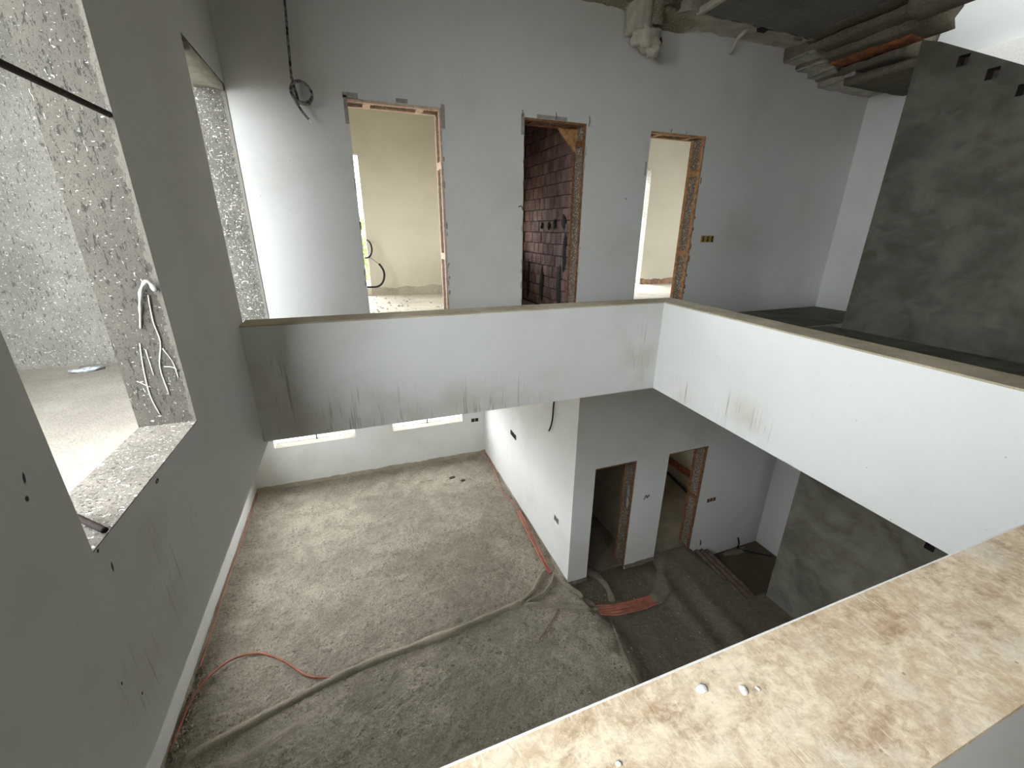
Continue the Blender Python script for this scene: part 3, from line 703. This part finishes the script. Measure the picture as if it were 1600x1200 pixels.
# ------------------------------------------------------------------ windows
def window_marks(n, x0, x1, label):
    e = struct(empty('window_%d' % n, ((x0+x1)/2, YB+0.13, 0.99)), label, 'window')
    xm = (x0+x1)/2
    child_world(box('mullion', (xm-0.012, YB+0.20, 0.99), (xm+0.012, YB+0.23, 2.10), M_cable, None), e)
    child_world(box('sill_lip', (x0, YB+0.235, 0.99), (x1, YB+0.26, 1.005), M_chip, None), e)
    child_world(box('reveal_lip', (x0, YB+0.0, 0.99), (x0+0.02, YB+0.26, 2.10), M_chip, None), e)
    child_world(box('reveal_lip', (x1-0.02, YB+0.0, 0.99), (x1, YB+0.26, 2.10), M_chip, None), e)
    return e
window_marks(1, -1.20, 0.50, 'low bright window in the lower back wall beside the left wall')
window_marks(2, 1.32, 3.04, 'low bright window in the lower back wall beside the partition')

# near window: rusty guard bar, bar stub, plaster drips, wrapper
tag(tube('guard_bar', [(-0.012, 1.34, 5.90), (-0.012, 1.9, 5.905), (-0.012, 2.42, 5.91)], 0.0115, M_rust, None, 8, 4), 'rusty iron bar across the near window opening', 'bar')
tag(tube('bar_stub', [(-0.13, 1.60, 4.585), (-0.03, 1.505, 4.586), (0.004, 1.475, 4.583)], 0.010, M_rust, None, 7, 3), 'short rusty bar end lying on the near window sill', 'bar')
dr = tag(empty('plaster_drip', (-0.06, 2.385, 5.24)), 'white plaster drip hanging down the near window jamb', 'plaster drip')
child_world(tube('drip_strand', [(-0.012, 2.372, 5.22), (-0.03, 2.36, 5.26), (-0.06, 2.37, 5.235), (-0.085, 2.378, 5.17), (-0.10, 2.383, 5.11), (-0.115, 2.386, 5.05)], lambda t: 0.0085*(1-0.75*t)*(1+0.4*math.sin(t*29))+0.002, M_rope, None, 7, 5), dr)
for pts, r in (([(-0.05, 2.383, 5.2), (-0.06, 2.386, 5.08), (-0.055, 2.387, 4.98), (-0.085, 2.388, 4.86), (-0.08, 2.388, 4.72)], 0.006), ([(-0.135, 2.388, 4.98), (-0.15, 2.387, 4.85), (-0.155, 2.387, 4.72), (-0.14, 2.387, 4.62)], 0.006),
               ([(-0.055, 2.387, 4.95), (-0.03, 2.388, 4.88), (-0.025, 2.388, 4.80)], 0.005), ([(-0.12, 2.388, 4.95), (-0.118, 2.388, 4.82)], 0.005), ([(-0.07, 2.388, 4.86), (-0.04, 2.388, 4.855), (-0.02, 2.388, 4.84)], 0.004), ([(-0.19, 2.388, 4.80), (-0.14, 2.388, 4.76)], 0.004)):
    child_world(tube('drip_strand', pts, r*0.6, M_rope, None, 6, 4), dr)
tag(lump('wrapper', (-1.42, 4.52, 4.335), (0.11, 0.045, 0.02), M_foil, None, 2, 0.7, 4, 3.0, 0.3), 'crumpled grey wrapper on the outside ledge', 'litter')
# loose crumbs on the outside ledge and sill
def stuff(name, n, gen, mat, label, cat, seed, parent=None):
    rr = random.Random(seed); V, F = [], []
    for i in range(n):
        (x, y, z), s = gen(rr)
        k = len(V); a = rr.uniform(0, 6.28); el = rr.uniform(1, 2.2)
        for (px, py, pz) in ((1, 0, 0), (-0.6, 0.8, 0), (-0.5, -0.9, 0), (0, 0, 0.9), (0, 0, -0.4)):
            qx, qy = px*s*el, py*s
            V.append((x+qx*math.cos(a)-qy*math.sin(a), y+qx*math.sin(a)+qy*math.cos(a), z+pz*s))
        F += [(k, k+1, k+3), (k+1, k+2, k+3), (k+2, k, k+3), (k+1, k, k+4), (k+2, k+1, k+4), (k, k+2, k+4)]
    o = pydata(name, V, F, mat, parent)
    if parent is None: tag(o, label, cat)
    o['kind'] = 'stuff'
    return o
stuff('sill_crumbs', 160, lambda r: ((r.uniform(-0.23, -0.01), r.uniform(1.42, 2.37), 4.56), r.uniform(0.002, 0.008)), M_crumb, 'loose mortar crumbs strewn over the near window sill', 'crumbs', 5)

# ------------------------------------------------------------------ mortar ridges over buried conduits (parts of the lower floor)
def ridge(pts, w, h, seed):
    path = catmull([(x, y, 0) for x, y in pts], 12); n = len(path); m = 8
    V, F = [], []
    for i, p in enumerate(path):
        d = (path[min(i+1, n-1)]-path[max(i-1, 0)]); d.z = 0; d.normalize(); nn = Vector((-d.y, d.x, 0))
        ww = w*(0.85+0.5*noise.noise(p*2.3+Vector((seed, 0, 0)))); end = min(1.0, i/4, (n-1-i)/4)
        for j in range(m+1):
            t = -1+2*j/m
            q = p+nn*ww*(t+0.15*noise.noise(p*5+Vector((j, seed, 0))))
            z = floor_h(q.x, q.y)-0.012+(0.012+h*end)*(1-t*t)**0.8+0.008*noise.noise(Vector((q.x*16, q.y*16, seed)))*(1-abs(t))
            V.append((q.x, q.y, z))
    for i in range(n-1):
        for j in range(m): F.append((i*(m+1)+j, i*(m+1)+j+1, (i+1)*(m+1)+j+1, (i+1)*(m+1)+j))
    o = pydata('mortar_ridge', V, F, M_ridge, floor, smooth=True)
    bm = bmesh.new(); bm.from_mesh(o.data); bmesh.ops.recalc_face_normals(bm, faces=bm.faces[:])
    if sum(f.normal.z for f in bm.faces) < 0: bmesh.ops.reverse_faces(bm, faces=bm.faces[:])
    bm.to_mesh(o.data); bm.free()
    return o
ridge([(-1.5, 3.98), (-0.58, 4.22), (0.24, 4.40), (1.55, 4.50), (2.45, 4.60), (2.76, 4.62)], 0.08, 0.045, 1)
ridge([(2.70, 4.61), (3.02, 4.78), (3.22, 4.98), (3.40, 5.10)], 0.05, 0.05, 2)
ridge([(2.78, 4.60), (3.12, 4.66), (3.36, 4.82), (3.50, 4.98)], 0.035, 0.05, 3)
ridge([(2.74, 4.60), (3.2, 4.42), (3.6, 4.24), (3.93, 4.13)], 0.06, 0.04, 4)
ridge([(3.46, 4.98), (3.60, 4.66), (3.72, 4.42), (3.86, 4.24)], 0.035, 0.055, 5)
ridge([(4.74, 3.99), (5.08, 4.12), (5.26, 4.36), (5.42, 4.62), (5.50, 4.95)], 0.13, 0.07, 6)
ridge([(4.10, 5.0), (4.22, 4.72), (4.24, 4.45), (4.16, 4.20)], 0.08, 0.06, 7)
ridge([(3.98, 4.0), (3.85, 3.6), (3.74, 3.2), (3.72, 2.7), (3.8, 2.2)], 0.05, 0.012, 8)
ridge([(-1.0, 2.9), (-0.75, 3.5), (-0.62, 3.95)], 0.03, 0.010, 9)
ridge([(-1.62, 3.6), (-1.2, 3.75), (-0.7, 3.8), (-0.3, 3.95)], 0.10, 0.008, 10)

# rough mortar fillets at the wall feet
def fillet(name, p, q, inward, h, d, mat, seed, label):
    p, q, nrm = Vector(p), Vector(q), Vector(inward); L = (q-p).length; n = max(2, int(L/0.045)); V, F = [], []
    for i in range(n+1):
        b = p.lerp(q, i/n); k = 0.6+0.8*noise.noise(b*4+Vector((seed, 0, 0)))+0.35*noise.noise(b*13+Vector((0, seed, 0)))
        k = max(0.25, k)
        V += [tuple(b-nrm*0.01+Vector((0, 0, h*(0.75+0.25*k)))), tuple(b+nrm*d*0.35*k+Vector((0, 0, h*0.6*(0.6+0.4*k)))), tuple(b+nrm*d*k+Vector((0, 0, -0.02)))]
    for i in range(n):
        for j in (0, 1): F.append((i*3+j, i*3+j+1, (i+1)*3+j+1, (i+1)*3+j))
    o = pydata(name, V, F, mat, smooth=True)
    bm = bmesh.new(); bm.from_mesh(o.data); bmesh.ops.recalc_face_normals(bm, faces=bm.faces[:])
    if sum(f.normal.z for f in bm.faces) < 0: bmesh.ops.reverse_faces(bm, faces=bm.faces[:])
    bm.to_mesh(o.data); bm.free()
    return struct(o, label, 'mortar fillet')
fillet('baseboard_back', (XL, YB, 0), (XC, YB, 0), (0, -1, 0), 0.10, 0.07, M_ridge, 1, 'ragged mortar fillet at the foot of the lower back wall')
fillet('baseboard_partition', (XC, YD+0.0, 0), (XC, YB, 0), (-1, 0, 0), 0.05, 0.05, M_ridge, 2, 'ragged mortar fillet at the foot of the lower partition')
fillet('baseboard_left', (XL, 2.0, 0), (XL, YB, 0), (1, 0, 0), 0.05, 0.07, M_ridge, 3, 'ragged mortar fillet at the foot of the lower left wall')
fillet('baseboard_doors', (XC, YD, -0.03), (3.98, YD, -0.03), (0, -1, 0), 0.04, 0.05, M_ridge, 4, 'ragged mortar fillet left of the dark lower door')
fillet('baseboard_pier', (4.73, YD, -0.03), (5.365, YD, -0.03), (0, -1, 0), 0.05, 0.07, M_ridge, 5, 'ragged mortar fillet between the two lower doors')
fillet('baseboard_bedroom', (1.14, 8.2, ZU+0.02), (2.55, 8.2, ZU+0.02), (0, -1, 0), 0.17, 0.05, M_upfloor, 6, 'bare unplastered band at the foot of the first room wall')
fillet('baseboard_lounge', (7.10, 8.3, ZU+0.02), (8.6, 8.3, ZU+0.02), (0, -1, 0), 0.14, 0.06, mat_plain('reddish_mortar', (0.36, 0.22, 0.15), 0.9, 0.5, 9, 0.4), 7, 'reddish broken band at the foot of the third room wall')

# ------------------------------------------------------------------ conduits
def conduit(pts, label, group, r=0.012, corr=0.07, n=26, base=0.0):
    P = [(x, y, floor_h(x, y)+r*0.9+(z if len(q) > 2 else 0)) for q in pts for x, y, z in [tuple(q)+((0,) if len(q) == 2 else ())]]
    return tag(tube('orange_conduit', P, r, M_orange, None, 7, n, corr), label, 'conduit', group)
conduit([(-1.66, 4.10), (-1.62, 4.55, 0.03), (-1.52, 4.83, 0.05), (-1.28, 5.06, 0.04), (-0.95, 5.07, 0.02), (-0.61, 4.83, 0.01), (-0.31, 4.52, 0.01), (-0.02, 4.38, 0.02)], 'single orange conduit arching from the left wall into the long mortar ridge', 'loose orange conduits', 0.014)
conduit([(-1.64, 5.1, 0.03), (-1.63, 5.6, 0.05), (-1.655, 6.4, 0.04), (-1.65, 7.3, 0.03), (-1.66, 8.2, 0.02), (-1.66, 9.3, 0.02)], 'thin orange conduit running along the foot of the lower left wall', 'loose orange conduits', 0.010)
# bundle that crosses the hall floor
for i in range(7):
    o = (i-3)*0.033
    dy = 0.006*math.sin(i*2.1)
    conduit([(3.84+0.1*o, 4.13+o), (4.06, 4.065+o*0.95+dy, 0.012), (4.32, 4.02+o*0.9, 0.02+0.006*(i % 2)), (4.58, 4.00+o*0.85, 0.014), (4.84, 4.02+o*0.8)], ['nearest to the near parapet', 'second from the near parapet', 'third from the near parapet', 'in the middle', 'third from the dark lower door', 'second from the dark lower door', 'closest to the dark lower door'][i]+' of seven orange conduits in the short floor bundle', 'conduit bundle on the hall floor', 0.0135, 0.07, 20)
# pair along the partition foot
for i, off in enumerate((0.0, 0.030, 0.060)):
    conduit([(3.46-off*0.6, 5.02), (3.47-off, 5.35, 0.03), (3.50-off, 5.9, 0.045), (3.535-off, 6.5, 0.04), (3.55-off*0.8, 6.75, 0.02)], ['nearest the wall', 'in the middle', 'farthest from the wall'][i]+' of three orange conduits along the lower partition', 'conduit bundle along the partition', 0.013, 0.07, 26)
conduit([(3.55, 6.7, 0.01), (3.52, 7.1, 0.02), (3.45, 7.5, 0.02), (3.53, 8.2, 0.02), (3.58, 8.9, 0.02), (3.56, 9.32, 0.02)], 'thin orange conduit snaking to the far corner of the partition', 'loose orange conduits', 0.010)

# ------------------------------------------------------------------ hanging cables
c = tag(empty('hanging_cable', (0.55, YD-0.05, 6.4)), 'paint-splashed black cable hanging with a coil left of the first upper door', 'cable')
yy = YD-0.05
child_world(tube('cable_run', [(0.555, yy-0.02, 7.75), (0.562, yy-0.02, 7.3), (0.545, yy-0.02, 7.0), (0.528, yy-0.03, 6.72)], 0.0105, M_splat, None, 8, 8), c)
loop = []
for k in range(27):
    a = 2*math.pi*k/12.0+2.0
    loop.append((0.592+0.082*math.cos(a), yy-0.02-0.0020*k, 6.605-0.088*math.sin(a)+0.012*math.sin(k*0.6)))
child_world(tube('cable_coil', [(0.528, yy-0.03, 6.72)]+loop, 0.0115, M_splat, None, 8, 4), c)
child_world(tube('cable_tail', [(0.515, yy-0.045, 6.63), (0.535, yy-0.045, 6.54), (0.575, yy-0.04, 6.47), (0.625, yy-0.035, 6.405)], 0.0105, M_splat, None, 8, 6), c)
child_world(tube('white_cable_end', [(0.622, yy-0.035, 6.409), (0.648, yy-0.034, 6.385)], 0.011, M_chip, None, 8, 3), c)
tag(tube('wall_cable', [(XC-0.004, 5.47, 3.2), (XC-0.03, 5.48, 2.95), (XC-0.035, 5.485, 2.72), (XC-0.04, 5.52, 2.55), (XC-0.05, 5.57, 2.43)], 0.014, M_cable, None, 8, 6), 'black cable hanging down the lower partition wall', 'cable')
tag(tube('room_cable', [(1.14, 8.17, 5.34), (1.19, 8.1, 5.28), (1.20, 8.08, 5.16), (1.15, 8.1, 5.06), (1.08, 8.16, 5.04)], 0.017, M_cable, None, 8, 6), 'upper black cable loop inside the first upper room', 'cable')
tag(tube('room_cable', [(1.30, 8.08, 4.94), (1.36, 8.06, 4.84), (1.37, 8.06, 4.72), (1.32, 8.07, 4.60), (1.22, 8.08, 4.54), (1.05, 8.1, 4.54)], 0.019, M_cable, None, 8, 6), 'lower black cable curve inside the first upper room', 'cable')
tag(tube('thin_wire', [(1.14, 8.15, 5.06), (1.22, 8.1, 5.0), (1.30, 8.08, 4.935)], 0.004, M_cable, None, 5, 4), 'thin wire between the two black cables of the first room', 'wire')

# ------------------------------------------------------------------ electrical boxes
def socket(name, center, w, h, nrm, m_in, label, group):
    """open wall box: rim with four sides and a dark back plate, facing nrm ('-y' or '-x')"""
    e = tag(empty(name, center), label, 'socket box', group)
    cx, cy, cz = center; t = 0.006; d = 0.012
    def add(nm, u0, u1, v0, v1, d0, d1, m):
        if nrm == '-y': a, b = (cx+u0, cy-d1, cz+v0), (cx+u1, cy-d0, cz+v1)
        else: a, b = (cx-d1, cy+u0, cz+v0), (cx-d0, cy+u1, cz+v1)
        child_world(box(nm, a, b, m, None), e)
    add('back_plate', -w/2, w/2, -h/2, h/2, -0.002, 0.003, m_in[1])
    add('rim', -w/2, w/2, h/2-t, h/2, 0, d, m_in[0]); add('rim', -w/2, w/2, -h/2, -h/2+t, 0, d, m_in[0])
    add('rim', -w/2, -w/2+t, -h/2+t, h/2-t, 0, d, m_in[0]); add('rim', w/2-t, w/2, -h/2+t, h/2-t, 0, d, m_in[0])
    add('tongue', -w/2+t, -w/2+w*0.45, -h/2+t, h/2-t, 0.001, 0.006, m_in[0])
    return e
for i, x in enumerate((5.36, 5.435, 5.51)):
    socket('socket_box', (x, YD, 5.42), 0.062, 0.085, '-y', (M_ochre, M_darkbox), ['left', 'middle', 'right'][i]+' ochre box of the row of three beside the third upper door', 'upper switch boxes')
for i, x in enumerate((6.42, 6.49, 6.56)):
    socket('socket_box', (x, YD, 0.945), 0.05, 0.07, '-y', (M_wooddark, M_darkbox), ['left', 'middle', 'right'][i]+' dark box of the row of three beside the lower lined door', 'lower switch boxes')
for i, y in enumerate((7.22, 7.33, 7.44)):
    socket('socket_box', (XC, y, 1.51), 0.09, 0.10, '-x', (M_smear, M_darkbox), ['nearest', 'middle', 'farthest'][i]+' dark box of the row of three high on the lower partition', 'partition switch boxes')
for i, y in enumerate((5.19, 5.28)):
    socket('socket_box', (XC, y, 0.91), 0.06, 0.09, '-x', (M_tape, M_darkbox), ['near', 'far'][i]+' box of the low pair at the near end of the partition', 'partition socket boxes')
for i, x in enumerate((3.30, 3.40)):
    socket('socket_box', (x, YB, 0.98), 0.08, 0.09, '-y', (M_smear, M_darkbox), ['left', 'right'][i]+' box of the pair in the far corner of the lower back wall', 'back wall socket boxes')
socket('socket_box', (-1.50, YB, 0.90), 0.09, 0.06, '-y', (M_smear, M_darkbox), 'single dark box in the lower left corner of the back wall', None) 

# ------------------------------------------------------------------ pit: pipes and cable
for i, (xa, xb, z) in enumerate(((6.345, 6.27, -0.16), (6.475, 6.40, -0.19), (6.61, 6.535, -0.235))):
    tag(tube('drain_pipe', [(xa, 4.73, z), ((xa+xb)/2, 4.1, z), (xb, 3.515, z)], 0.048, M_pipe, None, 10, 3), ['brown pipe along the pit edge, nearest the screed', 'brown pipe in the pit, middle of three', 'brown pipe in the pit, lowest of three'][i], 'pipe', 'pipes in the pit')
tag(tube('pit_cable', [(7.36, 4.70, -0.12), (7.38, 4.67, -0.24), (7.36, 4.66, -0.33), (7.42, 4.66, -0.38), (7.6, 4.5, -0.385), (7.86, 4.30, -0.385)], 0.016, M_cable, None, 7, 6), 'black cable drooping across the pit floor', 'cable')
tag(tube('cable_end', [(6.42, YD-0.004, 0.06), (6.425, YD-0.02, 0.01), (6.43, YD-0.012, -0.05)], 0.010, M_darkbox, None, 6, 4), 'short dark cable end above the pit pipes', 'cable')
lump('earth_heap', (7.3, 4.66, -0.41), (0.30, 0.09, 0.05), M_ridge, floor, 2, 0.5, 3, 4.0)

# ------------------------------------------------------------------ room behind the lined lower door
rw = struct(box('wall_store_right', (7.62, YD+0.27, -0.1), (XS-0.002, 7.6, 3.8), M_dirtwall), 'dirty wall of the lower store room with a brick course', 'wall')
bme = brick_mesh(0.24, 0.20, 0.05); bme.materials.append(M_block)
for i in range(8):
    b = bpy.data.objects.new('brick', bme); COL.objects.link(b); b.parent = rw; b.location = (7.612, 5.35+0.25*i, 0.27)
for i in range(2):
    tag(tube('store_conduit', [(7.45-0.06*i, 5.2, -0.03), (7.42-0.05*i, 5.9, -0.03), (7.48-0.04*i, 6.5, -0.02), (7.55, 7.2, 0.0)], 0.016, M_cable, None, 6, 8), ['outer', 'inner'][i]+' black conduit lying inside the lower lined doorway', 'conduit', 'black store conduits')

# ------------------------------------------------------------------ loose bits
chips = ((1.262, 0.330, 0.0095, 'large white plaster chip on the near parapet'), (1.322, 0.306, 0.0080, 'second white plaster chip on the near parapet'), (1.345, 0.300, 0.004, 'tiny white chip right of the two on the near parapet'), (1.085, 0.292, 0.0045, 'small dark-edged chip at the bottom of the near parapet'))
for i, (x, y, s, lb) in enumerate(chips):
    tag(lump('plaster_chip', (x, y, ZT+s*0.25), (s, s*0.75, s*0.25), M_chip, None, 2, 0.5, 4, i*5.0, i*0.9), lb, 'plaster chip', 'chips on the near parapet')
def g_floor(r):
    x, y = r.uniform(XL+0.1, 6.0), r.uniform(2.2, 9.3)
    if x > XC-0.1 and y > YD-0.1: y = r.uniform(2.2, 4.6)
    return (x, y, floor_h(x, y)+0.002), r.choice((0.004, 0.005, 0.006, 0.008, 0.012))
stuff('floor_crumbs', 900, g_floor, M_crumb, 'mortar crumbs scattered over the lower screed floor', 'crumbs', 11, floor)
def g_white(r):
    x, y = r.uniform(XL+0.1, 5.6), r.uniform(2.6, 9.0)
    if x > XC-0.1 and y > YD-0.1: y = r.uniform(2.6, 4.6)
    return (x, y, floor_h(x, y)+0.003), r.choice((0.004, 0.006, 0.009))
stuff('white_crumbs', 90, g_white, M_chip, 'white plaster flecks scattered over the lower screed floor', 'crumbs', 12, floor)
def g_left(r):
    y = r.uniform(4.0, 5.3); x = XL+0.04+abs(r.gauss(0, 0.07))
    return (x, y, floor_h(x, y)+0.012), r.uniform(0.010, 0.028)
stuff('rubble_crumbs', 120, g_left, M_ridge, 'brown rubble heaped at the foot of the lower left wall', 'rubble', 13, floor)
def g_up(r):
    return (r.uniform(1.0, 2.4), r.uniform(5.2, 8.1), ZU+0.003), r.uniform(0.006, 0.022)
stuff('room_crumbs', 140, g_up, M_upfloor, 'mortar crumbs on the floor of the first upper room', 'crumbs', 14, fu)
for i, (x, y, s, lb) in enumerate(((2.52, 8.50, 0.07, 'dark rubble lump near the far partition corner, farther one'), (2.73, 8.30, 0.05, 'dark rubble lump near the far partition corner, nearer one'))):
    tag(lump('rubble_lump', (x, y, floor_h(x, y)+0.012), (s, s*0.6, 0.022), M_mortar, None, 2, 0.6, 4, i*3.0), lb, 'rubble', 'rubble by the far corner')
tag(tube('wood_splinter', [(2.75, 3.95, floor_h(2.75, 3.95)+0.01), (3.0, 4.12, floor_h(3.0, 4.12)+0.012), (3.25, 4.32, floor_h(3.25, 4.32)+0.01)], 0.0045, M_wooddark, None, 6, 3), 'thin brown stick on the floor near the conduit bundle', 'stick')

tag(tube('bent_wire', [(4.965, YD-0.004, 1.31), (5.00, YD-0.012, 1.40), (5.02, YD-0.010, 1.34), (5.05, YD-0.012, 1.39), (5.075, YD-0.004, 1.36)], 0.006, M_darkbox, None, 5, 4), 'small bent wire on the pier between the two lower doors', 'wire')
# tree outside the first room's window
tr = tag(empty('garden_tree', (1.9, 20.0, -0.5)), 'green tree glimpsed through the first upper room window', 'tree')
child_world(tube('trunk', [(1.9, 20, -0.5), (1.95, 20.05, 2.0), (1.9, 20, 4.4)], lambda t: 0.18-0.1*t, M_wooddark, None, 8, 5), tr)
rr = random.Random(4); V, F = [], []
for i in range(2600):
    while True:
        q = Vector((rr.uniform(-1, 1), rr.uniform(-1, 1), rr.uniform(-1, 1)))
        if q.length < 1: break
    q = Vector((1.9+q.x*2.6, 20+q.y*2.2, 4.7+q.z*1.35)); a = Vector((rr.gauss(0, 1), rr.gauss(0, 1), rr.gauss(0, 1))).normalized(); b = a.orthogonal().normalized(); k = len(V); s = rr.uniform(0.08, 0.17)
    V += [tuple(q-a*s), tuple(q+b*s*0.5), tuple(q+a*s), tuple(q-b*s*0.5)]; F.append((k, k+1, k+2, k+3))
cr = pydata('foliage', V, F, M_leaf); child_world(cr, tr); cr['kind'] = 'stuff'
